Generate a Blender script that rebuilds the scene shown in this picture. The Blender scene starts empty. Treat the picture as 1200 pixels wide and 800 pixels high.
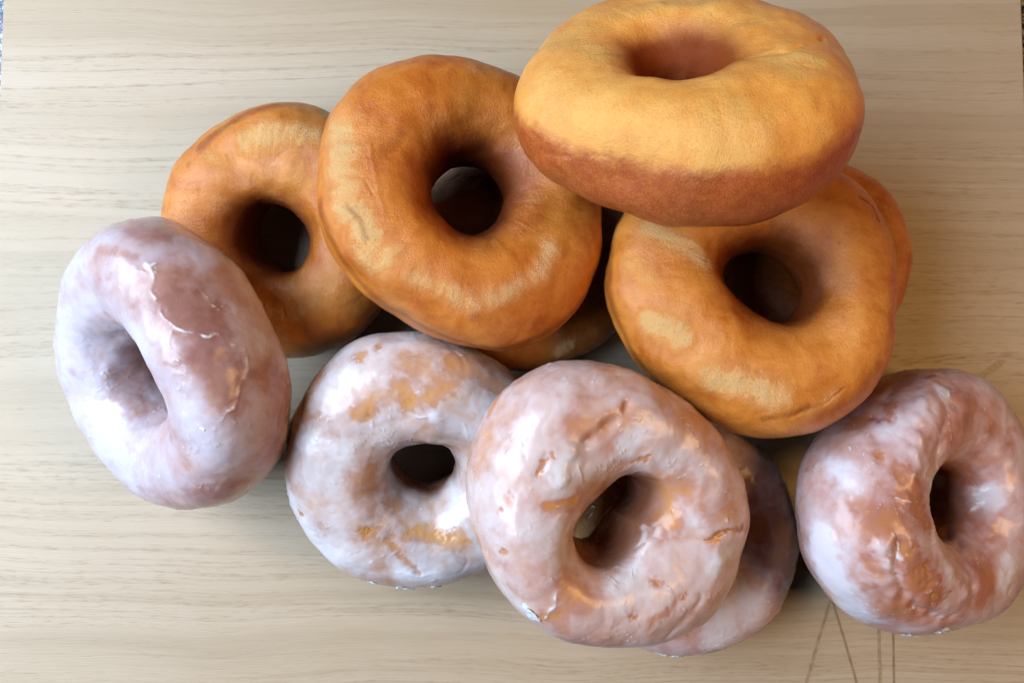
import bpy, math, json
import numpy as np
from mathutils import Matrix, Vector

SC = bpy.context.scene
COL = SC.collection
S = 0.01                      # the scene is laid out in centimetres, built in metres

# ------------------------------------------------------------------ camera
TILT = math.radians(3.0)
CH = 34.0
cam = bpy.data.cameras.new('camera')
cam.sensor_width = 36.0
cam.lens = 880.0 / 1200.0 * 36.0
cam.clip_start = 0.01
cam.clip_end = 50.0
camo = bpy.data.objects.new('camera', cam)
COL.objects.link(camo)
camo.location = (0, -CH * math.tan(TILT) * S, CH * S)
camo.rotation_euler = (TILT, 0, 0)
SC.camera = camo

# ------------------------------------------------------------------ light
SC.view_settings.view_transform = 'Standard'
SC.view_settings.look = 'None'
SC.view_settings.exposure = 0.0
SC.view_settings.gamma = 1.0
world = bpy.data.worlds.new('World')
SC.world = world
world.use_nodes = True
bg = world.node_tree.nodes['Background']
bg.inputs['Color'].default_value = (1.0, 0.74, 0.48, 1)
bg.inputs['Strength'].default_value = 0.006


def area_lamp(name, loc, target, sx, sy, power, color):
    l = bpy.data.lights.new(name, 'AREA')
    l.shape = 'RECTANGLE'
    l.size = sx
    l.size_y = sy
    l.energy = power
    l.color = color
    o = bpy.data.objects.new(name, l)
    COL.objects.link(o)
    o.location = loc
    d = Vector(target) - Vector(loc)
    o.rotation_euler = d.to_track_quat('-Z', 'Y').to_euler()
    return o


area_lamp('window_light', (-0.63, 0.07, 0.63), (-0.02, 0.0, 0.02), 0.80, 0.58, 17.8, (0.64, 0.80, 1.0))
area_lamp('warm_fill', (0.72, -0.04, 0.76), (0.06, 0.0, 0.02), 0.34, 0.34, 3.6, (1.0, 0.58, 0.23))  # added warm fill for the right side, no lamp seen there
SC.cycles.diffuse_bounces = 1

# ------------------------------------------------------------------ helpers


def tag(o, label=None, cat=None, group=None, kind=None):
    if label: o['label'] = label
    if cat: o['category'] = cat
    if group: o['group'] = group
    if kind: o['kind'] = kind
    return o


rng = np.random.default_rng(11)
PERM = rng.permutation(256)
PERM = np.concatenate([PERM, PERM, PERM])
GRAD = rng.normal(size=(256, 3))
GRAD /= np.linalg.norm(GRAD, axis=1)[:, None]


def noise(Pt, seed=0):
    Pt = Pt + np.array([seed * 17.31, seed * -7.77, seed * 5.13])
    i = np.floor(Pt).astype(int)
    fr = Pt - i
    u = fr * fr * fr * (fr * (fr * 6 - 15) + 10)
    i &= 255
    out = 0
    for dx in (0, 1):
        wx = u[:, 0] if dx else 1 - u[:, 0]
        for dy in (0, 1):
            wy = u[:, 1] if dy else 1 - u[:, 1]
            for dz in (0, 1):
                wz = u[:, 2] if dz else 1 - u[:, 2]
                h = PERM[PERM[PERM[i[:, 0] + dx] + i[:, 1] + dy] + i[:, 2] + dz]
                g = GRAD[h]
                out = out + wx * wy * wz * (g[:, 0] * (fr[:, 0] - dx) + g[:, 1] * (fr[:, 1] - dy) + g[:, 2] * (fr[:, 2] - dz))
    return out * 1.6


def sstep(a, b, x):
    t = np.clip((x - a) / (b - a), 0, 1)
    return t * t * (3 - 2 * t)


def poly_dist(Q, pts):
    pts = np.array(pts)
    if len(pts) == 1:
        return np.linalg.norm(Q - pts[0], axis=1)
    best = np.full(len(Q), 1e9)
    for a, b in zip(pts[:-1], pts[1:]):
        ab = b - a
        t = np.clip(((Q - a) @ ab) / max(ab @ ab, 1e-9), 0, 1)
        best = np.minimum(best, np.linalg.norm(Q - a - t[:, None] * ab, axis=1))
    return best


# ------------------------------------------------------------------ node helper
def new_mat(name):
    m = bpy.data.materials.new(name)
    m.use_nodes = True
    nt = m.node_tree
    return m, nt, nt.nodes['Principled BSDF']


def N(nt, kind, **kw):
    n = nt.nodes.new(kind)
    for k, v in kw.items():
        if hasattr(n, k) and k not in n.inputs:
            setattr(n, k, v)
        else:
            n.inputs[k].default_value = v
    return n


def mixc(nt, fac, a, b, blend='MIX'):
    n = nt.nodes.new('ShaderNodeMix')
    n.data_type = 'RGBA'
    n.blend_type = blend
    for sock, v in ((n.inputs[0], fac), (n.inputs[6], a), (n.inputs[7], b)):
        if hasattr(v, 'is_output'):
            nt.links.new(v, sock)
        elif isinstance(v, (int, float)):
            sock.default_value = v
        else:
            sock.default_value = (*v, 1)
    return n.outputs[2]


def math_n(nt, op, a, b=0.0, c=None, clamp=False):
    n = nt.nodes.new('ShaderNodeMath')
    n.operation = op
    n.use_clamp = clamp
    for sock, v in zip(n.inputs, (a, b, c)):
        if v is None: continue
        if hasattr(v, 'is_output'): nt.links.new(v, sock)
        else: sock.default_value = v
    return n.outputs[0]


def ramp(nt, fac, stops):
    n = nt.nodes.new('ShaderNodeValToRGB')
    e = n.color_ramp.elements
    while len(e) < len(stops): e.new(0.5)
    for el, (p, c) in zip(e, stops):
        el.position = p
        el.color = (*c, 1) if len(c) == 3 else c
    nt.links.new(fac, n.inputs[0])
    return n.outputs[0]


def noise_n(nt, vec, scale, detail=4, rough=0.55, dist=0.0):
    n = nt.nodes.new('ShaderNodeTexNoise')
    n.inputs['Scale'].default_value = scale
    n.inputs['Detail'].default_value = detail
    n.inputs['Roughness'].default_value = rough
    n.inputs['Distortion'].default_value = dist
    nt.links.new(vec, n.inputs['Vector'])
    return n.outputs['Fac']


def coords(nt, scale=(100, 100, 100), rotz=0.0):
    tc = nt.nodes.new('ShaderNodeTexCoord')
    mp = nt.nodes.new('ShaderNodeMapping')
    mp.inputs['Scale'].default_value = scale
    mp.inputs['Rotation'].default_value = (0, 0, rotz)
    nt.links.new(tc.outputs['Object'], mp.inputs['Vector'])
    return mp.outputs['Vector']


def attr(nt, name):
    n = nt.nodes.new('ShaderNodeAttribute')
    n.attribute_name = name
    return n.outputs['Fac']


def bump(nt, bsdf, height, strength, dist):
    b = nt.nodes.new('ShaderNodeBump')
    b.inputs['Strength'].default_value = strength
    b.inputs['Distance'].default_value = dist
    nt.links.new(height, b.inputs['Height'])
    nt.links.new(b.outputs['Normal'], bsdf.inputs['Normal'])


# ------------------------------------------------------------------ materials
def crust_material(name, gold, pale, brown, seed, var=1.0):
    m, nt, b = new_mat(name)
    v = coords(nt)
    n1 = noise_n(nt, v, 0.62 + 0.03 * seed, 6, 0.66, 0.5)
    n2 = noise_n(nt, v, 3.2, 6, 0.7, 0.3)
    n3 = noise_n(nt, v, 13.0, 4, 0.72)
    n4 = noise_n(nt, v, 34.0, 3, 0.65)
    pl = attr(nt, 'pale'); dk = attr(nt, 'dark')
    deep = tuple(x * y for x, y in zip(gold, (0.74, 0.52, 0.38)))
    light = tuple(min(1, x * y) for x, y in zip(gold, (1.18, 1.38, 1.8)))
    mixn = math_n(nt, 'ADD', math_n(nt, 'MULTIPLY', n1, 0.84), math_n(nt, 'MULTIPLY', n2, 0.16))
    c = ramp(nt, mixn, [(0.49 - 0.16 / var, deep), (0.49, gold), (0.49 + 0.14 / var, light)])
    # spongy pale crumb: a soft golden fade carrying bright broken grains
    glow = tuple(min(0.95, x * y) for x, y in zip(gold, (1.32, 1.66, 2.6)))
    c = mixc(nt, math_n(nt, 'MULTIPLY', pl, 1.1, clamp=True), c, glow)
    gr = math_n(nt, 'ADD', math_n(nt, 'MULTIPLY', n3, 0.55), math_n(nt, 'MULTIPLY', n4, 0.45))
    gr = math_n(nt, 'ADD', gr, math_n(nt, 'MULTIPLY', math_n(nt, 'SUBTRACT', pl, 0.6), 0.22))
    gf = math_n(nt, 'MULTIPLY', ramp(nt, gr, [(0.44, (0, 0, 0)), (0.57, (0.95, 0.95, 0.95))]), math_n(nt, 'MULTIPLY', pl, 1.5, clamp=True), clamp=True)
    c = mixc(nt, gf, c, pale)
    df = math_n(nt, 'ADD', math_n(nt, 'MULTIPLY', math_n(nt, 'SUBTRACT', n2, 0.5), 1.1), math_n(nt, 'MULTIPLY', math_n(nt, 'SUBTRACT', n3, 0.5), 0.9))
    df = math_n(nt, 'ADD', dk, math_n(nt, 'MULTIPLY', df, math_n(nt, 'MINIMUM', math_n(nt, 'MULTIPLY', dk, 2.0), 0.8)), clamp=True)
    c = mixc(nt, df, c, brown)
    # fine fried speckle, pores and light grains
    c = mixc(nt, ramp(nt, n3, [(0.53, (0, 0, 0)), (0.70, (0.45, 0.45, 0.45))]), c, deep)
    c = mixc(nt, ramp(nt, n4, [(0.55, (0, 0, 0)), (0.70, (0.55, 0.55, 0.55))]), c, light)
    c = mixc(nt, attr(nt, 'hole'), c, (brown[0] * 0.48, brown[1] * 0.50, brown[2] * 0.4))  # brown hole crust, taken darker to stand in for shade
    nt.links.new(c, b.inputs['Base Color'])
    rgh = math_n(nt, 'MULTIPLY_ADD', n2, 0.32, 0.04)
    rgh = math_n(nt, 'MULTIPLY_ADD', n3, 0.16, rgh)
    nt.links.new(math_n(nt, 'MULTIPLY_ADD', attr(nt, 'hole'), 0.3, math_n(nt, 'SUBTRACT', rgh, 0.08)), b.inputs['Roughness'])
    nt.links.new(math_n(nt, 'MULTIPLY_ADD', attr(nt, 'hole'), -0.48, 0.52), b.inputs['Specular IOR Level'])
    b.inputs['Subsurface Weight'].default_value = 0.14
    b.inputs['Subsurface Radius'].default_value = (1.0, 0.42, 0.16)
    b.inputs['Subsurface Scale'].default_value = 0.002
    h = math_n(nt, 'ADD', math_n(nt, 'MULTIPLY', n3, 0.7), math_n(nt, 'MULTIPLY', n4, 0.35))
    h = math_n(nt, 'MULTIPLY', h, math_n(nt, 'MULTIPLY_ADD', pl, 1.8, 0.5))
    h = math_n(nt, 'ADD', h, math_n(nt, 'MULTIPLY', n2, 0.3))
    bump(nt, b, h, 0.85, 0.0008)
    return m


def glaze_material(name, thin, mid, white, seed, bare=(0.50, 0.22, 0.07)):
    m, nt, b = new_mat(name)
    v = coords(nt)
    n2 = noise_n(nt, v, 2.2, 6, 0.62, 0.8)
    n3 = noise_n(nt, v, 9.0, 5, 0.65, 0.5)
    t = math_n(nt, 'ADD', attr(nt, 'thick'), math_n(nt, 'MULTIPLY', math_n(nt, 'SUBTRACT', n2, 0.5), 0.27))
    t = math_n(nt, 'ADD', t, math_n(nt, 'MULTIPLY', math_n(nt, 'SUBTRACT', n3, 0.5), 0.12))
    # translucency of the sugar film: dough shows through where it is thin
    lo = tuple(0.15 * a + 0.85 * x for a, x in zip(thin, bare))
    warm = tuple(min(1, x * y) for x, y in zip(thin, (1.30, 1.32, 0.95)))
    n1 = noise_n(nt, v, 0.9, 4, 0.6, 0.6)
    hue = ramp(nt, n1, [(0.42, (0, 0, 0)), (0.64, (0.55, 0.55, 0.55))])
    c1 = ramp(nt, t, [(0.02, lo), (0.26, thin), (0.55, mid), (0.95, white)])
    c2 = ramp(nt, t, [(0.02, lo), (0.30, warm), (0.58, tuple(0.6 * a + 0.4 * x for a, x in zip(mid, warm))), (0.97, white)])
    c = mixc(nt, hue, c1, c2)
    c = mixc(nt, ramp(nt, math_n(nt, 'ADD', attr(nt, 'ridge'), math_n(nt, 'MULTIPLY', math_n(nt, 'SUBTRACT', n3, 0.5), 0.5)), [(0.22, (0, 0, 0)), (0.6, (0.95, 0.95, 0.95))]), c, (0.80, 0.78, 0.82))
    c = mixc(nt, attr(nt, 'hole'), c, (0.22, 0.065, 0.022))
    c = mixc(nt, attr(nt, 'dark'), c, (0.12, 0.05, 0.05))
    nt.links.new(c, b.inputs['Base Color'])
    r = math_n(nt, 'MULTIPLY_ADD', n2, 0.28, 0.10)
    nt.links.new(r, b.inputs['Roughness'])
    b.inputs['Specular IOR Level'].default_value = 0.5
    b.inputs['IOR'].default_value = 1.47
    h = math_n(nt, 'ADD', math_n(nt, 'MULTIPLY', n3, 0.25), n2)
    bump(nt, b, h, 0.14, 0.0006)
    return m


def flake_material():
    m, nt, b = new_mat('sugar_flake')
    v = coords(nt)
    c = ramp(nt, noise_n(nt, v, 5.0, 3), [(0.3, (0.74, 0.72, 0.74)), (0.7, (0.86, 0.86, 0.88))])
    nt.links.new(c, b.inputs['Base Color'])
    b.inputs['Roughness'].default_value = 0.5
    b.inputs['Subsurface Weight'].default_value = 0.3
    b.inputs['Subsurface Scale'].default_value = 0.002
    return m


def wood_material():
    m, nt, b = new_mat('pale_wood')
    v0 = coords(nt)
    # gentle wander of the grain lines
    w = nt.nodes.new('ShaderNodeVectorMath'); w.operation = 'ADD'
    cx = nt.nodes.new('ShaderNodeCombineXYZ')
    wn = noise_n(nt, coords(nt, (5, 7, 5)), 1.0, 2, 0.5)
    nt.links.new(math_n(nt, 'MULTIPLY', math_n(nt, 'SUBTRACT', wn, 0.5), 2.2), cx.inputs[1])
    nt.links.new(v0, w.inputs[0]); nt.links.new(cx.outputs[0], w.inputs[1])

    def st(sx, sy, rot=0.035):
        mp = nt.nodes.new('ShaderNodeMapping')
        mp.inputs['Rotation'].default_value = (0, 0, rot)
        mp.inputs['Scale'].default_value = (sx, sy, 1)
        nt.links.new(w.outputs[0], mp.inputs['Vector'])
        return mp.outputs['Vector']
    bands = noise_n(nt, st(0.015, 0.55), 1.0, 3, 0.55)          # broad growth bands
    rows = noise_n(nt, st(0.022, 1.5), 1.0, 3, 0.55)             # rows of pores, one per year
    dash = noise_n(nt, st(1.3, 10.0), 1.0, 3, 0.6)              # short dashes
    fibre = noise_n(nt, st(0.55, 16.0), 1.0, 3, 0.6)            # fine fibres
    blot = noise_n(nt, v0, 0.10, 3, 0.5)
    c = ramp(nt, bands, [(0.30, (0.46, 0.345, 0.225)), (0.5, (0.53, 0.403, 0.275)), (0.72, (0.57, 0.443, 0.315))])
    ridge = math_n(nt, 'ABSOLUTE', math_n(nt, 'SUBTRACT', rows, 0.5))
    zone = ramp(nt, bands, [(0.34, (0.3, 0.3, 0.3)), (0.58, (1, 1, 1))])
    thinl = ramp(nt, ridge, [(0.0, (1, 1, 1)), (0.02, (0.45, 0.45, 0.45)), (0.055, (0, 0, 0))])
    wide = ramp(nt, ridge, [(0.0, (1, 1, 1)), (0.13, (0.12, 0.12, 0.12)), (0.2, (0, 0, 0))])
    c = mixc(nt, ramp(nt, fibre, [(0.38, (0.30, 0.30, 0.30)), (0.62, (0, 0, 0))]), c, (0.43, 0.31, 0.175))
    c = mixc(nt, math_n(nt, 'MULTIPLY', math_n(nt, 'MULTIPLY', thinl, zone), ramp(nt, dash, [(0.32, (0.30, 0.30, 0.30)), (0.60, (0.60, 0.60, 0.60))])), c, (0.36, 0.245, 0.14))
    pz = math_n(nt, 'MULTIPLY', math_n(nt, 'MULTIPLY', wide, zone), ramp(nt, dash, [(0.54, (0, 0, 0)), (0.66, (1, 1, 1))]))
    c = mixc(nt, math_n(nt, 'MULTIPLY', pz, 0.38), c, (0.29, 0.185, 0.09))
    c = mixc(nt, ramp(nt, blot, [(0.45, (0, 0, 0)), (0.75, (0.35, 0.35, 0.35))]), c, (0.44, 0.305, 0.155))
    nt.links.new(c, b.inputs['Base Color'])
    nt.links.new(math_n(nt, 'MULTIPLY_ADD', fibre, 0.14, 0.40), b.inputs['Roughness'])
    b.inputs['Specular IOR Level'].default_value = 0.5
    h = math_n(nt, 'SUBTRACT', math_n(nt, 'MULTIPLY', fibre, 0.5), math_n(nt, 'MULTIPLY', pz, 0.6))
    bump(nt, b, h, 0.35, 0.0004)
    return m


def flat_mat(name, col, rough=0.6, var=0.25, scale=3.0):
    m, nt, b = new_mat(name)
    n = noise_n(nt, coords(nt), scale, 4)
    lo = tuple(x * (1 - var) for x in col); hi = tuple(min(1, x * (1 + var)) for x in col)
    nt.links.new(ramp(nt, n, [(0.3, lo), (0.7, hi)]), b.inputs['Base Color'])
    b.inputs['Roughness'].default_value = rough
    return m


def speckle_material():
    m, nt, b = new_mat('speckled_stone')
    v = coords(nt)
    n1 = noise_n(nt, v, 3.2, 3, 0.7)
    n2 = noise_n(nt, v, 7.0, 2, 0.5)
    c = ramp(nt, n1, [(0.40, (0.02, 0.03, 0.07)), (0.48, (0.12, 0.15, 0.24)), (0.56, (0.50, 0.50, 0.52)), (0.7, (0.72, 0.72, 0.70))])
    c = mixc(nt, ramp(nt, n2, [(0.55, (0, 0, 0)), (0.62, (0.8, 0.8, 0.8))]), c, (0.03, 0.04, 0.09))
    nt.links.new(c, b.inputs['Base Color'])
    b.inputs['Roughness'].default_value = 0.3
    return m


# ------------------------------------------------------------------ setting: speckled counter and the wooden board
def grid_mesh(name, verts, faces, mat, parent=None, smooth=False):
    me = bpy.data.meshes.new(name)
    me.from_pydata([tuple(x) for x in verts], [], faces)
    me.materials.append(mat)
    if smooth: me.polygons.foreach_set('use_smooth', [True] * len(me.polygons))
    o = bpy.data.objects.new(name, me)
    COL.objects.link(o)
    if parent: o.parent = parent
    return o


BT = 1.8      # board thickness
X0, X1, Y0, Y1 = -23.66, 23.68, -17.4, 18.6
counter = grid_mesh('counter_top', [(-0.75, -0.6, -BT * S), (0.75, -0.6, -BT * S), (0.75, 0.6, -BT * S), (-0.75, 0.6, -BT * S),
                                    (-0.75, -0.6, -BT * S - .03), (0.75, -0.6, -BT * S - .03), (0.75, 0.6, -BT * S - .03), (-0.75, 0.6, -BT * S - .03)],
                    [(0, 1, 2, 3), (7, 6, 5, 4), (0, 4, 5, 1), (1, 5, 6, 2), (2, 6, 7, 3), (3, 7, 4, 0)], speckle_material())
tag(counter, kind='structure')

# board: rounded-edge slab, its rim profile swept round a rectangle
prof = [(0.0, -BT), (0.0, -0.12)]
for k in range(1, 6):
    a = k / 5 * math.pi / 2
    prof.append((0.10 * (1 - math.cos(a)), -0.10 + 0.10 * math.sin(a)))
bv = []
for d, z in prof:
    bv += [((X0 + d) * S, (Y0 + d) * S, z * S), ((X1 - d) * S, (Y0 + d) * S, z * S), ((X1 - d) * S, (Y1 - d) * S, z * S), ((X0 + d) * S, (Y1 - d) * S, z * S)]
bf = [(3, 2, 1, 0)]
for r in range(len(prof) - 1):
    for k in range(4):
        bf.append((r * 4 + k, r * 4 + (k + 1) % 4, r * 4 + 4 + (k + 1) % 4, r * 4 + 4 + k))
e = (len(prof) - 1) * 4
bf.append((e, e + 1, e + 2, e + 3))
board = grid_mesh('cutting_board', bv, bf, wood_material())
tag(board, 'pale wooden cutting board with fine brown grain under the whole heap of doughnuts', 'cutting board')

ink = flat_mat('brown_engraving', (0.30, 0.19, 0.11), 0.7)
ink2 = flat_mat('faint_engraving', (0.36, 0.24, 0.14), 0.7)


def strip(name, pts, w, mat, h=0.012, seed=0, label=None):
    pts = np.array(pts, float)
    seg = np.linalg.norm(np.diff(pts, axis=0), axis=1); t = np.concatenate([[0], np.cumsum(seg)])
    n = max(int(t[-1] / 0.08), 6)
    tt = np.linspace(0, t[-1], n)
    P = np.stack([np.interp(tt, t, pts[:, k]) for k in (0, 1)], 1)
    tg = np.gradient(P, axis=0); tg /= np.linalg.norm(tg, axis=1)[:, None]
    nn = np.stack([-tg[:, 1], tg[:, 0]], 1)
    q = np.stack([tt * 2.3, 0 * tt + seed, 0 * tt], 1)
    wob = noise(q, seed); wid = w * (1 + 0.3 * noise(q * 2.1, seed + 3))
    wid = wid * np.minimum(1, np.minimum(np.arange(n), np.arange(n)[::-1]) / 2.0 + 0.15)
    P = P + nn * (wob * w * 0.12)[:, None]
    v = []
    for i in range(n):
        a = P[i] + nn[i] * wid[i] / 2; b_ = P[i] - nn[i] * wid[i] / 2
        v += [(a[0] * S, a[1] * S, h * S), (b_[0] * S, b_[1] * S, h * S)]
    f_ = [(2 * i, 2 * i + 1, 2 * i + 3, 2 * i + 2) for i in range(n - 1)]
    o = grid_mesh(name, v, f_, mat, board)
    if label: o['label'] = label
    return o


strip('engraved_line', [(14.20, -11.45), (13.63, -13.2), (12.7, -16.2)], 0.13, ink2, seed=1)
strip('engraved_line', [(14.24, -11.45), (14.75, -13.2), (15.55, -16.2)], 0.10, ink, seed=2)
strip('engraved_line', [(16.32, -11.6), (16.28, -16.3)], 0.13, ink2, seed=3)
strip('engraved_line', [(16.95, -11.6), (16.90, -16.3)], 0.10, ink, seed=4)
strip('stain', [(20.80, -2.10), (21.35, -1.5), (21.85, -1.15), (22.30, -0.85)], 0.28, flat_mat('brown_stain', (0.44, 0.305, 0.17), 0.5, 0.25, 6.0), seed=6)

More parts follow.
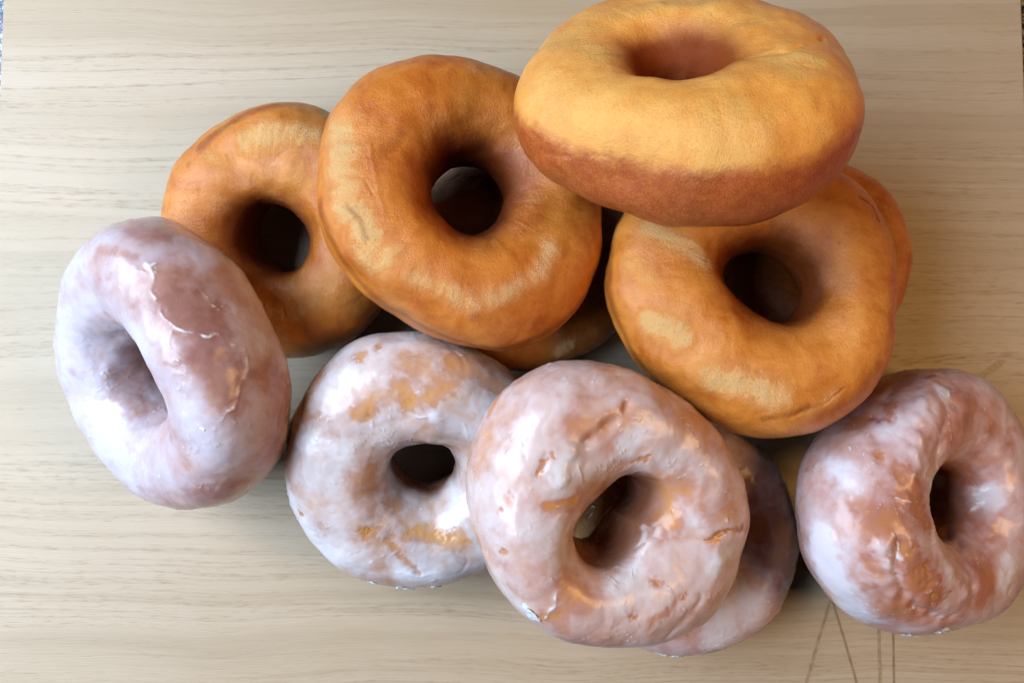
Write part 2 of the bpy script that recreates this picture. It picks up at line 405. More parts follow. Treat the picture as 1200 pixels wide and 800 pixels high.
# ------------------------------------------------------------------ doughnuts
DATA = json.loads('''{"G1": {"p": [-13.3526, -1.3743, 4.7685, 0.331, -0.5902, 5.5529, 1.5388, 2.1599, -0.0132, 0.0033, -0.0039, -0.0255, 0.0134, -0.0038, -0.0051, 0.0119, 0.0008, 0.0151], "f": [["thin", [[3.33, 3.7, 1.53], [4.09, 2.97, 1.3], [4.5, 2.49, 1.1]], 1.005, 0.95], ["thin", [[4.75, 1.45, 1.48], [5.15, 0.63, 1.25], [5.17, 0.18, 1.35]], 1.005, 0.8], ["thin", [[5.46, 0.48, -0.24], [5.41, -1.05, -0.76], [5.25, -2.01, -0.31]], 0.764, 0.7], ["thin", [[0.6, 5.68, 0.88], [2.19, 5.17, 0.76]], 0.522, 0.4], ["thin", [[-1.58, 0.14, 0.58], [-1.35, -0.94, 0.76]], 0.965, 0.7], ["thin", [[3.1, -3.97, 1.57], [3.95, -3.81, 0.76]], 0.522, 0.5], ["thin", [[0.7, 4.99, 1.79], [2.25, 4.62, 1.57]], 0.221, 0.6], ["thin", [[3.81, 3.81, -0.45], [4.41, 2.97, -0.45]], 0.442, 0.5], ["thick", [[-1.14, 3.51, 2.16], [-2.71, 1.27, 2.12], [-2.82, -1.44, 2.13], [-0.83, -3.09, 2.14]], 1.507, 0.55], ["thick", [[4.1, 0.8, 2.07], [4.65, -0.57, 1.88], [4.36, -2.03, 1.82]], 0.904, 0.35], ["thick", [[5.15, 1.38, -0.7], [5.39, 0.85, -0.09]], 0.362, 0.5], ["thick", [[1.12, 3.09, 2.14], [2.43, 1.97, 2.14]], 0.804, 0.3], ["ridge", [[2.69, 4.47, 1.39], [3.1, 3.69, 1.72], [3.53, 2.96, 1.82], [3.96, 2.38, 1.79], [4.72, 2.01, 1.15]], 0.09, 1], ["ridge", [[4.72, 2.01, 1.15], [4.93, 1.89, 0.76], [5.31, 1.13, 0.09], [5.45, 0.38, 0.51], [5.45, 0.0, 0.76], [5.16, -0.63, 1.39], [4.88, -1.13, 1.65]], 0.07, 0.9], ["ridge", [[3.89, 2.25, 1.88], [3.99, 1.78, 1.96]], 0.06, 0.8], ["ridge", [[2.81, 4.33, 1.44], [3.0, 4.45, 1.04]], 0.07, 1], ["ridge", [[3.24, -3.02, 2.01], [4.44, -2.88, 1.3], [4.47, -3.37, 0.24]], 0.06, 0.5], ["ridge", [[5.5, 0.29, 0.09], [5.44, 0.48, 0.45]], 0.06, 0.7], ["ridge", [[5.1, -0.63, 1.48], [5.29, -0.46, 1.2]], 0.1, 0.9], ["ridge", [[4.67, 2.59, 0.09], [4.93, 2.09, 0.0], [5.24, 1.21, -0.58]], 0.05, 0.5], ["ridge", [[-2.47, 1.26, 2.07], [-1.63, 1.42, 1.72]], 0.05, 0.3], ["dark", [[1.54, 4.23, 2.03]], 0.06, 1]], "k": [[4.55, -0.97, 1.91, 0.11]]},
"G2": {"p": [-3.702, -5.0453, 3.3328, 0.3515, 0.0636, 5.3553, 1.3054, 2.1772, 0.0034, -0.0108, 0.027, -0.0066, 0.0074, 0.0041, 0.225, -0.0942, 0.0703, -0.0287], "f": [["bare", [[-2.16, 3.09, 2.15], [-1.69, 3.31, 2.16]], 0.413, 0.74], ["bare", [[-0.48, 3.91, 2.11], [-0.25, 3.52, 2.17]], 0.445, 0.74], ["bare", [[0.44, 3.58, 2.16], [1.11, 3.87, 2.04]], 0.445, 0.66], ["bare", [[-2.11, -1.9, 2.15], [-1.66, -1.85, 2.06]], 0.254, 0.74], ["bare", [[-0.3, -2.16, 1.9], [0.27, -2.21, 1.9], [1.03, -2.31, 2.02], [1.76, -2.43, 2.15]], 0.381, 0.7], ["bare", [[-2.06, 4.85, 1.21]], 0.254, 0.66], ["bare", [[-4.57, -1.4, 1.58]], 0.143, 0.95], ["bare", [[-1.15, -0.97, 1.31], [-0.95, -1.35, 1.49]], 0.318, 0.49], ["bare", [[-1.18, -2.21, 2.06], [-0.69, -3.0, 2.17], [-0.0, -3.74, 2.15]], 0.207, 0.6], ["bare", [[-1.38, 5.15, 1.05]], 0.191, 0.85], ["groove", [[-1.18, -2.21, 2.06], [-0.69, -3.0, 2.17], [-0.0, -3.74, 2.15]], 0.159, 0.25], ["thin", [[-2.09, 0.37, 1.93], [-1.21, -1.16, 1.54]], 0.667, 0.6], ["thin", [[2.69, 3.83, 1.49], [1.55, 4.49, 1.49], [0.16, 4.72, 1.7]], 0.731, 0.6], ["thin", [[-3.67, 3.94, 0.71], [-4.24, 2.76, 1.26]], 0.349, 0.5], ["thin", [[-0.94, -0.79, -0.58], [0.19, -1.35, -0.32]], 0.477, 0.5], ["thick", [[-2.68, 4.13, 1.62], [-3.6, 3.48, 1.45]], 0.572, 0.6], ["thick", [[-4.89, -0.86, 1.31], [-4.25, -2.55, 1.4], [-2.73, -3.26, 2.0]], 0.699, 0.6], ["thick", [[-4.05, 1.8, 1.87]], 0.477, 0.6], ["thick", [[0.69, 2.97, 2.17]], 0.207, 0.8], ["thick", [[1.34, -1.65, 1.7]], 0.445, 0.6], ["thick", [[0.53, -3.76, 2.14], [-0.79, -3.72, 2.14]], 0.413, 0.5], ["thick", [[-1.74, 2.0, 2.11], [-3.02, 0.81, 2.18]], 0.635, 0.3], ["ridge", [[1.67, 4.14, 1.77], [1.71, 3.22, 2.14]], 0.048, 0.8], ["ridge", [[0.11, 3.02, 2.17], [1.11, 2.9, 2.18]], 0.079, 1], ["ridge", [[1.83, 2.62, 2.18], [2.0, 1.62, 2.06]], 0.064, 0.9], ["ridge", [[-1.55, 1.85, 2.04], [-0.68, 1.39, 1.45]], 0.048, 0.6], ["ridge", [[-1.98, -3.17, 2.15], [-0.76, -2.85, 2.16]], 0.056, 0.8], ["ridge", [[-2.78, -1.18, 2.17], [-2.59, -0.94, 2.14]], 0.064, 0.9], ["ridge", [[-4.54, 1.65, 1.49], [-4.12, 2.1, 1.73], [-3.73, 2.15, 1.95]], 0.048, 0.6], ["ridge", [[-1.21, -3.74, 2.11], [-0.07, -3.92, 2.11], [0.87, -3.76, 2.13]], 0.064, 0.8], ["ridge", [[-0.25, 4.71, 1.73], [0.71, 4.51, 1.77], [1.55, 4.49, 1.49]], 0.048, 0.5]], "k": [[-1.94, -4.58, 1.45, 0.124], [-0.69, -4.94, 1.4, 0.212], [0.42, -4.83, 1.54, 0.176]]},
"G3": {"p": [3.4729, -6.2549, 6.6391, 0.129, 0.2629, 5.0851, 1.0365, 2.1622, 0.0073, -0.0812, 0.0046, -0.0055, -0.0187, 0.0094, -0.1695, -0.0049, -0.0454, 0.4462], "f": [["bare", [[-4.17, 0.96, 1.85]], 0.222, 0.74], ["bare", [[-4.46, 0.55, 1.65]], 0.111, 0.76], ["bare", [[-4.81, -1.02, -0.09]], 0.159, 0.85], ["bare", [[-4.38, -0.85, 1.57]], 0.175, 0.85], ["bare", [[-2.85, 2.48, 2.11], [-3.39, 1.8, 2.08]], 0.143, 0.85], ["bare", [[0.98, -2.11, 2.1]], 0.254, 0.74], ["bare", [[2.84, -0.76, 2.16], [3.43, -0.48, 2.12], [4.13, -0.51, 1.88]], 0.159, 0.85], ["bare", [[-2.99, -3.09, 1.69], [-2.36, -2.81, 2.1]], 0.222, 0.74], ["bare", [[0.06, -3.16, 2.16]], 0.143, 0.76], ["bare", [[0.68, -3.51, 2.11], [1.9, -2.72, 2.16]], 0.191, 0.57], ["bare", [[0.14, 2.01, 1.91], [0.52, 2.23, 2.03]], 0.127, 0.76], ["bare", [[-2.02, -0.47, 1.82], [-1.37, -1.28, 1.3]], 0.191, 0.38], ["thin", [[1.08, 1.05, 0.99], [1.64, 1.24, 1.85], [1.41, -0.15, 1.69]], 0.73, 0.7], ["thin", [[-2.1, -1.77, 2.1], [-1.81, -2.68, 2.16]], 0.508, 0.6], ["thin", [[-2.24, 3.32, 2.07], [-1.35, 3.18, 2.15], [-0.45, 3.7, 2.08]], 0.413, 0.55], ["thin", [[-3.05, 0.82, 2.16], [-2.16, 0.92, 2.08]], 0.159, 0.9], ["thin", [[1.84, 3.46, 1.91], [3.11, 2.26, 1.99], [3.43, 0.18, 2.12]], 0.572, 0.35], ["thin", [[-3.63, 4.17, -0.64], [-4.36, 3.41, -0.17]], 0.206, 0.8], ["thin", [[-0.31, 3.52, 2.12], [-1.03, 2.43, 2.13]], 0.222, 0.5], ["thin", [[2.76, 1.41, 2.16], [2.45, 0.21, 2.12]], 0.222, 0.5], ["thick", [[-2.43, 1.97, 2.16], [-2.75, 1.4, 2.16]], 0.54, 0.7], ["thick", [[0.0, 3.03, 2.16], [-0.25, 2.37, 2.08]], 0.413, 0.6], ["thick", [[-0.53, -2.12, 1.94], [0.28, -1.77, 1.85]], 0.349, 0.7], ["thick", [[3.34, -1.35, 2.11], [3.22, -1.71, 2.11]], 0.381, 0.7], ["thick", [[-3.59, 0.19, 2.11], [-2.88, -0.15, 2.16]], 0.572, 0.4], ["thick", [[-0.28, -2.68, 2.14]], 0.286, 0.6], ["thick", [[-4.31, -2.19, 0.58], [-3.61, -2.82, 1.3]], 0.381, 0.4], ["thick", [[1.94, 0.48, 1.94], [2.47, -0.22, 2.13]], 0.286, 0.4], ["ridge", [[-2.55, -1.85, 2.16], [-2.64, -2.3, 2.14], [-2.82, -2.92, 1.91], [-3.02, -3.47, 1.15]], 0.071, 1], ["ridge", [[-2.22, 4.98, -0.24], [-2.59, 4.86, 0.17]], 0.095, 1], ["ridge", [[-4.57, 2.85, -0.7], [-4.12, 3.58, -0.76], [-3.59, 4.28, -0.31], [-2.4, 4.92, -0.31]], 0.056, 0.8], ["ridge", [[1.62, -2.69, 2.16], [0.75, -3.85, 2.01]], 0.056, 0.7], ["ridge", [[-0.27, -3.08, 2.16], [0.24, -3.47, 2.12]], 0.048, 0.7], ["ridge", [[3.01, -3.58, 1.76], [3.56, -3.56, 1.48]], 0.064, 0.9], ["ridge", [[-3.48, 0.74, 2.12], [-2.49, 0.81, 2.13], [-1.84, 1.34, 2.07], [-1.9, 2.04, 2.15]], 0.048, 0.6], ["ridge", [[1.58, 0.14, 1.72], [1.73, -0.09, 1.88], [1.53, -0.41, 1.85]], 0.048, 0.6], ["ridge", [[-0.54, -3.41, 2.12], [-1.04, -2.71, 2.16]], 0.048, 0.5], ["ridge", [[-1.6, -3.27, 2.08], [-1.49, -3.87, 1.76]], 0.048, 0.7], ["groove", [[-1.77, 2.83, 2.16], [-0.73, 3.44, 2.13], [-0.28, 3.96, 1.99]], 0.222, 0.9], ["bump", [[-2.2, 2.62, 2.16], [-2.68, 1.55, 2.16]], 0.413, 0.6], ["groove", [[-2.95, 2.47, 2.1], [-3.39, 1.8, 2.08]], 0.143, 0.6], ["bump", [[2.49, -0.09, 2.13], [3.24, -1.65, 2.11]], 0.381, 0.6], ["groove", [[1.54, -4.23, 1.76], [2.63, -2.82, 2.08]], 0.191, 0.6], ["groove", [[2.84, -0.76, 2.16], [3.43, -0.48, 2.12], [4.5, -0.71, 1.61]], 0.111, 0.6], ["groove", [[-3.7, 4.11, -0.64], [-4.3, 3.36, -0.7], [-4.71, 2.61, -0.51]], 0.095, 0.5]], "k": [[-3.25, -2.93, 1.61, 0.159]]},
"G4": {"p": [7.22, -8.3, 1.8366, 0.0, 0.0, 4.8, 1.1977, 1.8366, -0.0088, 0.0009, -0.009, 0.0031, -0.004, 0.0031, -0.0011, -0.0003, -0.0008, -0.0004], "f": [["thin", [[2.73, 2.46, 1.76], [3.19, 0.79, 1.82], [3.71, -0.79, 1.67]], 0.955, 0.55], ["bare", [[4.12, -1.18, 1.3], [3.87, -2.51, 0.89], [3.12, -3.46, 0.93]], 0.286, 0.66], ["bare", [[-4.29, 0.53, 1.33], [-3.6, 1.6, 1.62]], 1.146, 0.95], ["thick", [[1.95, -2.41, 1.84], [0.9, -3.62, 1.74]], 0.859, 0.5], ["ridge", [[-0.96, -4.52, 0.93], [0.4, -4.6, 1.02], [1.46, -4.5, 0.84]], 0.095, 0.9], ["ridge", [[2.33, 1.09, 1.8], [3.2, 1.17, 1.8], [3.76, 0.94, 1.65]], 0.057, 0.4]], "k": [[-0.73, -4.61, 0.84, 0.229]]},
"G5": {"p": [16.1595, -6.5352, 3.8799, -0.0503, 0.4648, 5.2333, 1.2312, 2.2723, 0.0308, 0.0507, -0.0491, -0.0221, -0.007, 0.0026, 0.1425, 0.0873, -0.0258, -0.0288], "f": [["thick", [[-5.61, -1.29, 0.0], [-5.14, -2.51, 0.26], [-4.08, -3.67, 0.18]], 0.784, 0.7], ["thick", [[1.88, 0.33, 1.73]], 0.51, 0.9], ["thick", [[1.29, -2.77, 2.27], [1.8, -2.23, 2.24]], 0.392, 0.7], ["thick", [[-3.3, 2.97, 1.47], [-1.91, 3.75, 1.73]], 0.627, 0.4], ["thick", [[-5.06, 1.45, 0.47], [-5.12, 0.9, 1.15]], 0.667, 0.45], ["thick", [[-0.77, 4.38, 1.69], [-0.92, 3.99, 1.98]], 0.235, 0.8], ["thick", [[-4.69, -1.08, 1.92], [-4.35, -2.03, 1.92]], 0.275, 0.5], ["bare", [[-3.71, 1.21, 2.17], [-3.24, 0.46, 2.27], [-3.09, -0.32, 2.26]], 0.588, 0.61], ["bare", [[-3.85, -1.4, 2.21], [-3.43, -2.31, 2.17], [-2.57, -2.86, 2.21]], 0.627, 0.7], ["bare", [[-4.16, 2.03, 1.56]], 0.275, 0.66], ["bare", [[-5.1, -1.37, 1.51], [-4.7, -1.99, 1.69]], 0.275, 0.49], ["bare", [[-2.62, 3.74, 0.98], [-3.15, 3.26, 1.21]], 0.235, 0.57], ["bare", [[0.92, 5.24, 0.61], [-0.34, 4.9, 1.04]], 0.235, 0.47], ["thin", [[-0.07, 3.9, 2.17], [-0.85, 2.62, 2.25]], 0.745, 0.6], ["thin", [[1.33, 0.74, 1.04], [0.88, 1.26, 1.04]], 0.745, 0.7], ["thin", [[1.32, -1.19, 1.6], [0.21, -2.4, 2.17]], 0.824, 0.5], ["thin", [[-3.97, -3.33, 1.37], [-2.67, -3.81, 1.69]], 0.549, 0.7], ["thin", [[-3.79, 2.96, 0.4], [-2.94, 3.63, 0.54]], 0.431, 0.6], ["thin", [[-5.32, 0.0, 1.26], [-4.47, -0.55, 2.06]], 0.706, 0.4], ["thin", [[2.25, 2.25, 2.26], [1.24, 2.91, 2.26]], 0.51, 0.5], ["ridge", [[-4.67, 0.57, 1.85], [-4.2, 0.52, 2.11], [-3.27, 0.34, 2.27]], 0.078, 0.9], ["ridge", [[-2.43, 1.58, 2.27], [-2.74, 1.16, 2.27]], 0.078, 0.9], ["ridge", [[-0.46, 4.38, 1.81], [-1.18, 3.25, 2.23], [-1.53, 2.65, 2.27]], 0.069, 0.7], ["ridge", [[-4.2, -1.7, 2.06], [-4.3, -0.99, 2.11], [-4.58, -0.64, 2.01]], 0.098, 0.9], ["ridge", [[-2.11, -3.66, 1.98], [-0.58, -4.11, 1.92]], 0.078, 0.6], ["ridge", [[-5.32, 0.0, 1.26], [-4.97, 0.09, 1.69]], 0.059, 0.7], ["ridge", [[-4.26, -2.27, 1.88], [-3.85, -2.9, 1.81], [-3.08, -3.42, 1.85]], 0.078, 0.7], ["ridge", [[-1.02, 4.79, -0.33], [0.18, 5.19, -0.18], [0.74, 5.26, 0.33]], 0.069, 0.8], ["ridge", [[-4.76, 1.55, -1.21], [-4.07, 2.64, -0.74]], 0.059, 0.6], ["ridge", [[-0.22, -1.8, 1.85], [0.52, -1.22, 0.74]], 0.059, 0.5], ["groove", [[-0.8, 3.76, 2.13], [-1.65, 2.64, 2.27], [-1.89, 1.59, 2.21]], 0.353, 0.9], ["groove", [[-4.3, -0.99, 2.11], [-4.3, -2.0, 1.95], [-3.71, -2.9, 1.88], [-2.65, -3.64, 1.85], [-1.35, -3.93, 1.95]], 0.314, 1.1], ["groove", [[0.74, -1.1, 0.61], [-0.58, -2.02, 2.06], [-0.56, -3.19, 2.26]], 0.353, 0.8], ["bump", [[0.27, 5.11, 0.86], [-2.06, 3.57, 1.81], [-3.06, 2.07, 2.17], [-3.54, 0.75, 2.25]], 0.51, 1.0], ["bump", [[-4.72, -0.92, 1.92], [-4.7, -1.99, 1.69], [-3.99, -3.12, 1.56]], 0.392, 0.9], ["bump", [[-2.58, -0.5, 2.19], [-2.08, -1.87, 2.24], [-1.04, -3.02, 2.27]], 0.392, 0.7], ["groove", [[-4.28, 1.82, 1.6], [-3.3, 3.3, 0.8], [-1.7, 4.42, 0.54]], 0.314, 0.7]], "k": [[-1.94, -4.58, 0.61, 0.216], [-1.12, -4.49, 1.37, 0.176]]},
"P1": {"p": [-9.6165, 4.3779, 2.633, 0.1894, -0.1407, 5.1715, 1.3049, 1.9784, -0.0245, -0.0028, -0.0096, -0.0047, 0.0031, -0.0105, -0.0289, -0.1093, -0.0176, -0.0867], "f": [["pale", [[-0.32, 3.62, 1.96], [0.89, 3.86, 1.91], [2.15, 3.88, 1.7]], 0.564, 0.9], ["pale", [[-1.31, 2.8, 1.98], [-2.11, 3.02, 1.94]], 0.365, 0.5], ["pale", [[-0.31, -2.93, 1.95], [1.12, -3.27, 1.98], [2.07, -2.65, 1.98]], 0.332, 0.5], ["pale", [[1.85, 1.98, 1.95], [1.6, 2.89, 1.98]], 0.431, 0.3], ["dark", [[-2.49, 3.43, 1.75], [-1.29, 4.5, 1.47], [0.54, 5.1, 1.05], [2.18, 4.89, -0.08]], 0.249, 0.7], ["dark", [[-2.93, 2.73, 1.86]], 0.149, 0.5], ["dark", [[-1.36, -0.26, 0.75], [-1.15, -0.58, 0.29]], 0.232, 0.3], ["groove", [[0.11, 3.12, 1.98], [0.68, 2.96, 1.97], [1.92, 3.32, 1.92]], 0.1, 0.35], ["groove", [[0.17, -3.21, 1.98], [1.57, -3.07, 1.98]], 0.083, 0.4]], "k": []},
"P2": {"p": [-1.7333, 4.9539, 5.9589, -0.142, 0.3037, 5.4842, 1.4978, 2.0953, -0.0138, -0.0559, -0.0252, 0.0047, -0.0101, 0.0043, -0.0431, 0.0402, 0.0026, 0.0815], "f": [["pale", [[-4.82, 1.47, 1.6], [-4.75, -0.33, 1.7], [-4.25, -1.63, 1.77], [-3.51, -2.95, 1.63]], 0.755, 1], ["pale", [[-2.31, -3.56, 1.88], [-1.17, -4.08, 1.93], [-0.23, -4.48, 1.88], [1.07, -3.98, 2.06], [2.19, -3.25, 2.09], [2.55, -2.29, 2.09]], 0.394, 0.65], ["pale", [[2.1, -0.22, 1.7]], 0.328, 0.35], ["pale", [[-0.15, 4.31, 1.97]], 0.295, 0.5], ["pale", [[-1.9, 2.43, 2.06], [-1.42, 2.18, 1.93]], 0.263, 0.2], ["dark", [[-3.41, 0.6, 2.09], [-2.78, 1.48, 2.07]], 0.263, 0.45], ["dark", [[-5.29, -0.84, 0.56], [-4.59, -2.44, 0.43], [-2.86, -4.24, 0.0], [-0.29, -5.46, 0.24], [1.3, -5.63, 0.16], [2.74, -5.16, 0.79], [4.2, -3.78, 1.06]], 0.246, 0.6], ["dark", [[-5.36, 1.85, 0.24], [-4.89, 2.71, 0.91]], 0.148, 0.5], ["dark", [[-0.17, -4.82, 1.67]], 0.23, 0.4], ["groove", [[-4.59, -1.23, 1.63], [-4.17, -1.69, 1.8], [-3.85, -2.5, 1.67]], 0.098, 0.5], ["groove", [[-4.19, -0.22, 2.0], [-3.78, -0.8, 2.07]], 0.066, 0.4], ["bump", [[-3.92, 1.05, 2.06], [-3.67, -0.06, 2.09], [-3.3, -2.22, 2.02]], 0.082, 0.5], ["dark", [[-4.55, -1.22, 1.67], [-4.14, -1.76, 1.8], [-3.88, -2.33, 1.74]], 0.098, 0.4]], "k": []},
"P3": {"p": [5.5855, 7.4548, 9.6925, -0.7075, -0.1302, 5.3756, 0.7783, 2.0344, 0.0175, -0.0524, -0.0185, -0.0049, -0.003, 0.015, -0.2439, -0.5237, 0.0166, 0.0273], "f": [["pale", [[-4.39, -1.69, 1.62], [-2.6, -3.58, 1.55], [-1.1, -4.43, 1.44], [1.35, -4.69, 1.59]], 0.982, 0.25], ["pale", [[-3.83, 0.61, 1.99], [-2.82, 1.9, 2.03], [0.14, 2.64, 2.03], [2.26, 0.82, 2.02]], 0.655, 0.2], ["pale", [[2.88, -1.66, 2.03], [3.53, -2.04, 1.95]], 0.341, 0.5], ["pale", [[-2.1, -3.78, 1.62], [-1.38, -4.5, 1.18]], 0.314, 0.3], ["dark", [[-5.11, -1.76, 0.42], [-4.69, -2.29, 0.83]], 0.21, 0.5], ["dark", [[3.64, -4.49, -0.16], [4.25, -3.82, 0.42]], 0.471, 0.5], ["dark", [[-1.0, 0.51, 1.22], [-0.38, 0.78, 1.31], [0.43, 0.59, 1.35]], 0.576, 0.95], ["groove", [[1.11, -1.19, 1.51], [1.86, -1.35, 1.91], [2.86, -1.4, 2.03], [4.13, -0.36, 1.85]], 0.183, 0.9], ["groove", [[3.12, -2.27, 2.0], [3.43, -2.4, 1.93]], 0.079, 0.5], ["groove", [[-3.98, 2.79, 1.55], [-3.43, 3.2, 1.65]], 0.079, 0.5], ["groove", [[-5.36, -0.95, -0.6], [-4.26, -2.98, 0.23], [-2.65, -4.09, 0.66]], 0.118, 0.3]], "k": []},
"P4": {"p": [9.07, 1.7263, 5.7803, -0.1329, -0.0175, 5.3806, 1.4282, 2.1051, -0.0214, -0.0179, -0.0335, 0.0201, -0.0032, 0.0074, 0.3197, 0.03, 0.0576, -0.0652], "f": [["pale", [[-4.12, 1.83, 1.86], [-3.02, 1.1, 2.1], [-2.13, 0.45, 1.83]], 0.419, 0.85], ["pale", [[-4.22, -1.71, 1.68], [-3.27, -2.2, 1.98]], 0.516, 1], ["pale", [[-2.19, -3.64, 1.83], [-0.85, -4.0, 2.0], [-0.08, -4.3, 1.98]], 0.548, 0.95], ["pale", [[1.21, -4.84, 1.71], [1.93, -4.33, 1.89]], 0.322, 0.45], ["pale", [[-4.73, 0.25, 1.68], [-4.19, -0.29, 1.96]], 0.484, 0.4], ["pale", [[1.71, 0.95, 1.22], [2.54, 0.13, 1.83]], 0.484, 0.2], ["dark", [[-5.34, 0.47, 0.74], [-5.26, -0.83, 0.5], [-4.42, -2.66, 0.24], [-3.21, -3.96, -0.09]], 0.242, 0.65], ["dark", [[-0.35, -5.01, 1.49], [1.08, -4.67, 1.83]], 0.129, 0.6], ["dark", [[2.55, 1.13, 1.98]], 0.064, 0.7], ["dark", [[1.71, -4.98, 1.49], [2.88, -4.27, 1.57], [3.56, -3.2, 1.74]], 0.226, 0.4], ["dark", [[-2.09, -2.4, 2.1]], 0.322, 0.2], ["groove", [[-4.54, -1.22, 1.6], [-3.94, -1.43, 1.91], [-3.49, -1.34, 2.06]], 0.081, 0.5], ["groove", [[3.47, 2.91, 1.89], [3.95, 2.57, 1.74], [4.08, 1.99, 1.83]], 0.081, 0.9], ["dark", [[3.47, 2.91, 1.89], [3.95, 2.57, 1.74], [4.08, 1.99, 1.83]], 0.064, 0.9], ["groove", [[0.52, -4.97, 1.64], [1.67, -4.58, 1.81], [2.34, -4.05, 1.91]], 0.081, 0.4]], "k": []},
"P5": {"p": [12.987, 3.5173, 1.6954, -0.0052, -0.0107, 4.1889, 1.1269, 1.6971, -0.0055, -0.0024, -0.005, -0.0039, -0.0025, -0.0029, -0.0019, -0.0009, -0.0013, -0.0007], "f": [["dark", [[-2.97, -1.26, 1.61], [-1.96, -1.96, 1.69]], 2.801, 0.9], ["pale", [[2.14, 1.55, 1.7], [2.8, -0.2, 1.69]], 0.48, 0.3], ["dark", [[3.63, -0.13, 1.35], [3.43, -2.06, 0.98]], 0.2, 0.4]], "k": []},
"P6": {"p": [0.6, 3.5, 2.046, -0.1, 0.21, 4.9, 1.0, 1.3, 0.0, 0.0, 0.0, 0.0, 0.0, 0.0, 0.0, 0.0, 0.0, 0.0], "f": [["pale", [[1.12, -4.18, 0.99], [1.58, -3.9, 1.06]], 0.368, 0.9], ["pale", [[2.56, -3.39, 1.04]], 0.294, 0.4]], "k": []}}''')
EXP = 2.25


def rot(rx, ry):
    a = math.hypot(rx, ry)
    if a < 1e-9: return np.eye(3)
    k = np.array([rx, ry, 0]) / a
    K = np.array([[0, -k[2], k[1]], [k[2], 0, -k[0]], [-k[1], k[0], 0]])
    return np.eye(3) + math.sin(a) * K + (1 - math.cos(a)) * K @ K


def torus_grid(p, nt, npp):
    th = np.linspace(0, 2 * np.pi, nt, endpoint=False)
    ph = np.linspace(0, 2 * np.pi, npp, endpoint=False)
    Ro = p[5] * (1 + p[8] * np.cos(2 * th) + p[9] * np.sin(2 * th) + p[10] * np.cos(3 * th) + p[11] * np.sin(3 * th) + p[12] * np.cos(4 * th) + p[13] * np.sin(4 * th))
    Ri = p[6] * (1 + p[16] * np.cos(2 * th) + p[17] * np.sin(2 * th)) + p[14] * np.cos(th) + p[15] * np.sin(th)
    Rc = (Ro + Ri) / 2; a = (Ro - Ri) / 2
    sp = lambda c: np.sign(c) * np.abs(c) ** (2 / EXP)
    rho = Rc[:, None] + a[:, None] * sp(np.cos(ph))[None]
    z = p[7] * sp(np.sin(ph))[None] * np.ones_like(rho)
    G = np.stack([rho * np.cos(th)[:, None], rho * np.sin(th)[:, None], z], -1)
    return G, th, ph


def grid_normals(G):
    a = np.roll(G, -1, 0) - np.roll(G, 1, 0)
    b = np.roll(G, -1, 1) - np.roll(G, 1, 1)
    n = np.cross(a, b)
    n /= np.maximum(np.linalg.norm(n, axis=-1), 1e-12)[..., None]
    return n


def grid_object(name, G, mat, attrs, keep=None):
    nt, npp = G.shape[:2]
    idx = np.arange(nt * npp).reshape(nt, npp)
    F = np.stack([idx, np.roll(idx, -1, 0), np.roll(np.roll(idx, -1, 0), -1, 1), np.roll(idx, -1, 1)], -1).reshape(-1, 4)
    V = G.reshape(-1, 3)
    if keep is not None:
        k = keep.reshape(-1)
        F = F[k[F].any(1)]
        used = np.zeros(len(V), bool); used[F.reshape(-1)] = True
        remap = np.cumsum(used) - 1
        F = remap[F]; V = V[used]
        attrs = {n: a.reshape(-1)[used] for n, a in attrs.items()}
    me = bpy.data.meshes.new(name)
    me.vertices.add(len(V)); me.vertices.foreach_set('co', (V * S).astype(np.float32).ravel())
    me.loops.add(F.size); me.loops.foreach_set('vertex_index', F.astype(np.int32).ravel())
    me.polygons.add(len(F)); me.polygons.foreach_set('loop_start', np.arange(0, F.size, 4, dtype=np.int32))
    me.update(calc_edges=True)
    me.polygons.foreach_set('use_smooth', np.ones(len(F), bool))
    for n, a in attrs.items():
        at = me.attributes.new(n, 'FLOAT', 'POINT')
        at.data.foreach_set('value', np.ascontiguousarray(a.reshape(-1), dtype=np.float32))
    me.materials.append(mat)
    me.update()
    o = bpy.data.objects.new(name, me)
    COL.objects.link(o)
    return o


def field(Q, feats, kind, seed, warp=0.45):
    """strongest of all marks of one kind at every point, edges wandering with noise"""
    out = np.zeros(len(Q))
    w = noise(Q * 1.1, seed) * 0.6 + noise(Q * 2.7, seed + 1) * 0.45 + noise(Q * 6.0, seed + 2) * 0.3
    for t, pts, r, st in feats:
        if t != kind: continue
        d = poly_dist(Q, pts) + w * r * warp
        out = np.maximum(out, st * (1 - sstep(0.1 * r, 1.6 * r, d)))
    return out


def line_field(Q, feats, kind, seed, wander=0.10):
    out = np.zeros(len(Q))
    Qw = Q + np.stack([noise(Q * 2.0, seed + k) for k in range(3)], 1) * wander
    brk = 0.65 + 0.6 * noise(Q * 2.2, seed + 9)
    for t, pts, r, st in feats:
        if t != kind: continue
        d = poly_dist(Qw, pts)
        out = np.maximum(out, st * np.exp(-(d / (r * 0.75)) ** 2) * np.clip(brk, 0.15, 1))
    return out


def lumps(Q, seed):
    d = 0.16 * noise(Q * 0.33, seed) + 0.065 * noise(Q * 0.8, seed + 1) + 0.016 * noise(Q * 2.0, seed + 2)
    d = d * (1 + 0.9 * sstep(3.2, 1.6, np.hypot(Q[:, 0], Q[:, 1])))     # puckered round the hole
    # shallow fry wrinkles
    r = 1 - np.abs(noise(Q * 0.9, seed + 3)) * 2.2
    m = sstep(0.1, 0.5, noise(Q * 0.45, seed + 8))
    c_ = 0.10 * noise(Q * 0.22, seed + 12)
    return d + c_ - 0.016 * m * np.clip(r - 0.6, 0, 1) / 0.4


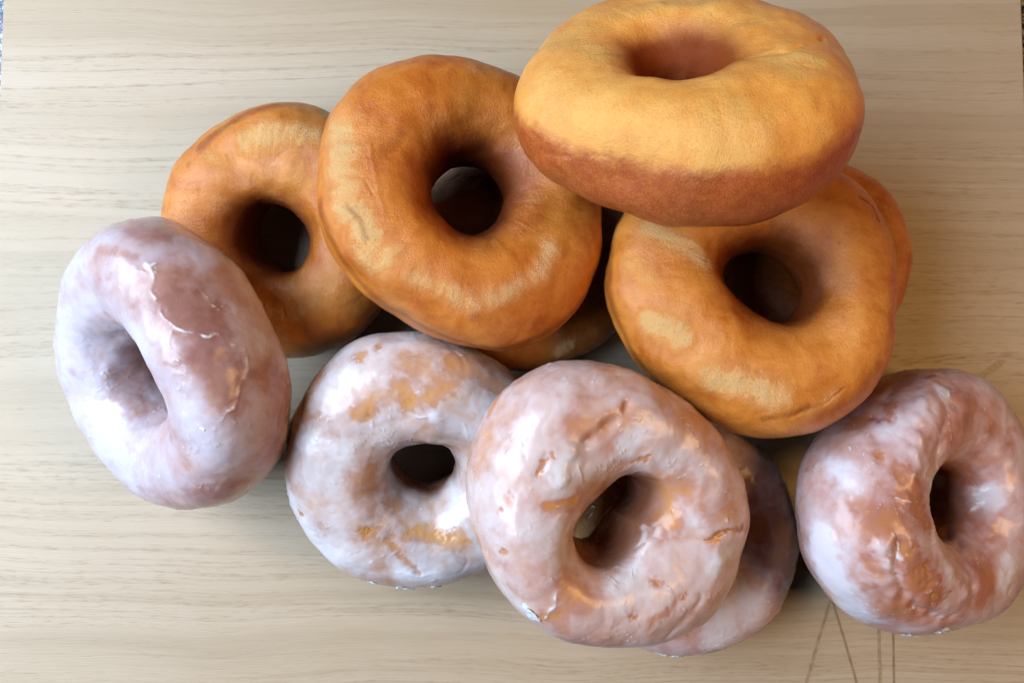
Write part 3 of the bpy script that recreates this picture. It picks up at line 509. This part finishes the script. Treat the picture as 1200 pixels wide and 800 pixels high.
def build_plain(n, name, label, mat, seed, fry=-9.0, nt=440, npp=260):
    d = DATA[n]; p = d['p']
    G, th, ph = torus_grid(p, nt, npp)
    nor = grid_normals(G)
    Q = G.reshape(-1, 3)
    pale = field(Q, d['f'], 'pale', seed)
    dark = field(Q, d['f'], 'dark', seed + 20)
    # browner crust on the hole wall, deepened to paint the shade inside; a faint pale belt runs round the waist
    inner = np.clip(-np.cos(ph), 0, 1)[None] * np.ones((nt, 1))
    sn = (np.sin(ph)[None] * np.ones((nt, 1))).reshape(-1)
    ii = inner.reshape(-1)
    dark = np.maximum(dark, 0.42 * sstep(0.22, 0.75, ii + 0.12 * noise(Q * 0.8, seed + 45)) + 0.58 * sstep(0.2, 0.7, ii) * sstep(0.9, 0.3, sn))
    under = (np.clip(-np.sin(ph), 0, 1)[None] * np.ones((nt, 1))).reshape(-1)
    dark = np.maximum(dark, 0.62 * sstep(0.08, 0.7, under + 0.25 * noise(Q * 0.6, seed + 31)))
    if fry > -5:      # the side that fried longest, below a ragged fry line
        outer = (np.cos(ph)[None] * np.ones((nt, 1))).reshape(-1)
        rag = 0.10 * noise(Q * 0.7, seed + 34) + 0.07 * noise(Q * 2.5, seed + 35) + 0.04 * noise(Q * 7, seed + 36)
        dark = np.maximum(dark, 0.95 * sstep(0.3, 0.7, ii) * sstep(0.95, 0.55, sn + 0.1 * noise(Q, seed + 39)))  # hole wall darkened as well, painting its shade
        dark = np.maximum(dark, 0.92 * sstep(fry + 0.17, fry - 0.17, sn + rag) * sstep(-0.2, 0.2, outer))
    # stretch marks running over the shoulder
    tt = np.repeat(th, npp); pp = np.tile(ph, nt)
    st = noise(np.stack([np.cos(tt) * 9, np.sin(tt) * 9, pp * 1.1], 1), seed + 37) + 0.6 * noise(np.stack([np.cos(tt) * 22, np.sin(tt) * 22, pp * 2.2], 1), seed + 38)
    pale = pale * (0.95 + 0.45 * np.clip(st, -0.8, 0.6))
    pale = np.maximum(pale, 0.30 * sstep(0.25, 0.75, noise(Q * 0.55, seed + 33)))
    hh = 1.2 if fry > -5 else 0.80
    hole = 0.92 * sstep(0.2, 0.7, ii) * sstep(hh, hh - 0.5, sn + 0.15 * noise(Q * 0.9, seed + 46))  # mask of the browned hole wall and its painted shade
    gro = line_field(Q, d['f'], 'groove', seed + 40)
    bmp = line_field(Q, d['f'], 'bump', seed + 50)
    disp = lumps(Q, seed) - 0.13 * gro + 0.06 * bmp + pale * (0.010 * noise(Q * 6, seed + 60) + 0.006 * noise(Q * 13, seed + 61) - 0.012)
    disp += 0.004 * noise(Q * 9.0, seed + 62) + (0.12 + pale) * 0.024 * st
    G2 = G + nor * disp.reshape(nt, npp, 1)
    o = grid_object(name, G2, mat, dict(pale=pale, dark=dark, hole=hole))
    place(o, p)
    tag(o, label, 'doughnut', 'plain fried doughnuts heaped on the board')
    return o


def place(o, p):
    M = np.eye(4); M[:3, :3] = rot(p[3], p[4]); M[:3, 3] = np.array(p[:3]) * S
    o.matrix_world = Matrix(M.tolist())


def build_glazed(n, name, label, gmat, dmat, seed, base=0.42, hole_lo=-0.45, plate=1.0, nt=440, npp=260):
    d = DATA[n]; p = d['p']; fs = d['f']
    G, th, ph = torus_grid(p, nt, npp)
    nor = grid_normals(G)
    Q = G.reshape(-1, 3)
    gro = line_field(Q, fs, 'groove', seed + 40)
    bmp = line_field(Q, fs, 'bump', seed + 50)
    G2 = G + nor * (lumps(Q, seed) - 0.16 * gro + 0.16 * bmp).reshape(nt, npp, 1)
    nor = grid_normals(G2)
    t = base + 0.24 * noise(Q * 0.5, seed + 4) + 0.15 * noise(Q * 1.3, seed + 5) + 0.06 * noise(Q * 3.8, seed + 6)
    # the sugar dried in overlapping plates with crisp edges
    Qp = Q + np.stack([noise(Q * 0.9, seed + 130 + k) for k in range(3)], 1) * 0.6
    for k, fq in enumerate((0.55, 0.95, 1.7)):
        t += plate * (0.13, 0.09, 0.05)[k] * (sstep(-0.05, 0.05, noise(Qp * fq, seed + 140 + k)) - 0.5)
    t += 0.75 * field(Q, fs, 'thick', seed + 7, 0.6)
    t -= 0.50 * field(Q, fs, 'thin', seed + 11, 0.6)
    t = np.clip(t, 0.02, 1.1)
    ridge = line_field(Q, fs, 'ridge', seed + 60, 0.14)
    # a net of very fine cracks in the dried sugar
    net = np.abs(noise(Q * 1.25 + 0.35 * noise(Q * 3, seed + 70)[:, None], seed + 71))
    net = np.exp(-(net / 0.020) ** 2) * sstep(0.0, 0.35, noise(Q * 0.7, seed + 72))
    ridge = np.maximum(ridge, 0.55 * net)
    Qj = Q + np.stack([noise(Q * 3.5, seed + 120 + k) + 0.6 * noise(Q * 8, seed + 125 + k) for k in range(3)], 1) * 0.13
    bare = field(Qj, fs, 'bare', seed + 15, 0.9)
    bare = np.maximum(bare, 0.35 * sstep(0.45, 0.9, noise(Q * 0.8, seed + 17) + 0.3 * noise(Q * 3, seed + 18)))
    bare = np.clip(bare + 0.28 * bare * noise(Q * 5, seed + 19), 0, 1)
    bsoft = sstep(0.0, 0.95, bare)
    dk = line_field(Q, fs, 'dark', seed + 80, 0.0)
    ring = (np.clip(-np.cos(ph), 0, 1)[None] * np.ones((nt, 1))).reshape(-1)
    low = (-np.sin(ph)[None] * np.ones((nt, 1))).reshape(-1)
    hole = 0.9 * sstep(0.25, 0.8, ring) * sstep(hole_lo, hole_lo + 0.6, low + 0.25 * noise(Q * 0.9, seed + 95))  # brown unglazed hole wall, deepened to carry the shade inside
    th_ = t * (1 - bsoft)                                  # optical thickness
    off = 0.012 + 0.042 * th_ + 0.05 * ridge + 0.006 * noise(Q * 4, seed + 90) * t - 0.030 * sstep(0.62, 0.97, bare)
    rough = 0.006 * noise(Q * 6, seed + 91) * bare
    root = bpy.data.objects.new(name, None)
    COL.objects.link(root)
    root.empty_display_size = 0.02
    Mw = rot(p[3], p[4])
    root.location = (p[0] * S, p[1] * S, 0) if False else tuple(np.array(p[:3]) * S)
    place(root, p)
    tag(root, label, 'doughnut', 'sugar glazed doughnuts round the front of the heap')
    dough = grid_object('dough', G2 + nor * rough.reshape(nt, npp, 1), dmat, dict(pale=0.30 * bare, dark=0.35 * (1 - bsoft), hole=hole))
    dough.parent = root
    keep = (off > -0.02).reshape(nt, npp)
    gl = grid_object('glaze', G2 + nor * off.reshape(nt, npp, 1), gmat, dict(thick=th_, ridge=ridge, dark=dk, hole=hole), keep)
    gl.parent = root
    for i, (x, y, z, r) in enumerate(d['k']):
        c = np.array([x, y, z]); j = np.linalg.norm(Q - c, axis=1).argmin()
        c = G2.reshape(-1, 3)[j]; nn = nor.reshape(-1, 3)[j]
        flake(c + nn * 0.02, nn, r, seed * 13 + i).parent = root
    return root


def flake(c, nn, r, seed):
    """a small chipped lump of dried sugar"""
    u = np.linspace(0, 2 * np.pi, 18, endpoint=False); v = np.linspace(-np.pi / 2, np.pi / 2, 9)
    q = np.array([[math.cos(a) * math.cos(b_), math.sin(a) * math.cos(b_), math.sin(b_)] for b_ in v for a in u])
    ax = np.cross(nn, [0.3, 0.2, 0.9]); ax /= np.linalg.norm(ax); bx = np.cross(nn, ax)
    k = 1 + 1.1 * noise(q * 1.1, seed) + 0.5 * noise(q * 2.3, seed + 1)
    q = q * k[:, None]
    P = c + (q[:, :1] * ax * 1.5 + q[:, 1:2] * bx * 0.9 + q[:, 2:] * nn * 0.28) * r * 1.25
    F = []
    for i in range(8):
        for j in range(18):
            F.append((i * 18 + j, i * 18 + (j + 1) % 18, (i + 1) * 18 + (j + 1) % 18, (i + 1) * 18 + j))
    return grid_mesh('glaze_flake', P * S, F, FLAKE)


FLAKE = flake_material()
GOLD = (0.64, 0.205, 0.028); PALE = (0.95, 0.57, 0.235); BROWN = (0.24, 0.045, 0.010)
crust_a = crust_material('fried_crust', GOLD, PALE, BROWN, 0)
crust_b = crust_material('amber_crust', (0.64, 0.190, 0.024), PALE, (0.24, 0.042, 0.009), 1)
crust_c = crust_material('blond_crust', (0.90, 0.355, 0.062), (0.94, 0.48, 0.12), (0.42, 0.070, 0.016), 2, 0.5)
crust_d = crust_material('shaded_crust', (0.40, 0.115, 0.015), PALE, (0.17, 0.03, 0.007), 4)  # plain crust darkened to paint the shade deep in the heap
dough_m = crust_material('glazed_dough', (0.60, 0.26, 0.07), (0.70, 0.38, 0.13), (0.30, 0.08, 0.03), 3)
gl_lilac = glaze_material('lilac_glaze', (0.42, 0.22, 0.20), (0.57, 0.42, 0.43), (0.66, 0.58, 0.65), 0, (0.34, 0.15, 0.115))
gl_white = glaze_material('white_glaze', (0.52, 0.29, 0.21), (0.66, 0.53, 0.51), (0.76, 0.71, 0.73), 1, (0.66, 0.30, 0.08))
gl_pink = glaze_material('pink_glaze', (0.54, 0.27, 0.20), (0.67, 0.48, 0.44), (0.74, 0.64, 0.63), 2, (0.64, 0.26, 0.07))
gl_rust = glaze_material('rusty_glaze', (0.46, 0.19, 0.135), (0.62, 0.39, 0.36), (0.76, 0.66, 0.68), 3, (0.50, 0.19, 0.06))

build_plain('P1', 'plain_doughnut', 'golden plain doughnut behind the lilac glazed one, bare board seen through its hole', crust_a, 3)
build_plain('P2', 'plain_doughnut', 'amber plain doughnut with a round dark hole and rough pale patch along its left rim', crust_b, 7)
build_plain('P3', 'plain_doughnut', 'blond plain doughnut on top of the heap, tipped back showing a red-brown side', crust_c, 12, 0.28)
build_plain('P4', 'plain_doughnut', 'golden plain doughnut facing up directly below the topmost one, dark hole near its middle', crust_a, 19)
build_plain('P5', 'plain_doughnut', 'plain doughnut on the board showing only a crescent at the right edge of the heap', crust_a, 23)  # broad dark mark on its top paints shade seen through the hole above
build_plain('P6', 'plain_doughnut', 'shaded plain doughnut deep in the gap at the centre of the heap', crust_d, 29)
build_glazed('G1', 'glazed_doughnut', 'lilac glazed doughnut tipped on edge at the far left, white cracks round a reddish patch', gl_lilac, dough_m, 35, 0.54, 0.2, 0.45)
build_glazed('G2', 'glazed_doughnut', 'white glazed doughnut with orange bare patches, between the lilac one and the pink one', gl_white, dough_m, 41, 0.55, -0.5)
build_glazed('G3', 'glazed_doughnut', 'large pink glazed doughnut at the front with a slanted oval hole', gl_pink, dough_m, 47, 0.54, -0.85, 0.8)
build_glazed('G4', 'glazed_doughnut', 'glazed doughnut lying mostly hidden under the pink one, only its brown right rim showing', gl_rust, dough_m, 53, 0.58, -0.45, 0.7)  # its large bare patch paints shade seen down the pink one's hole
build_glazed('G5', 'glazed_doughnut', 'rusty brown glazed doughnut tipped on edge at the lower right, beside the engraved lines', gl_rust, dough_m, 59, 0.56, -0.75, 0.7)
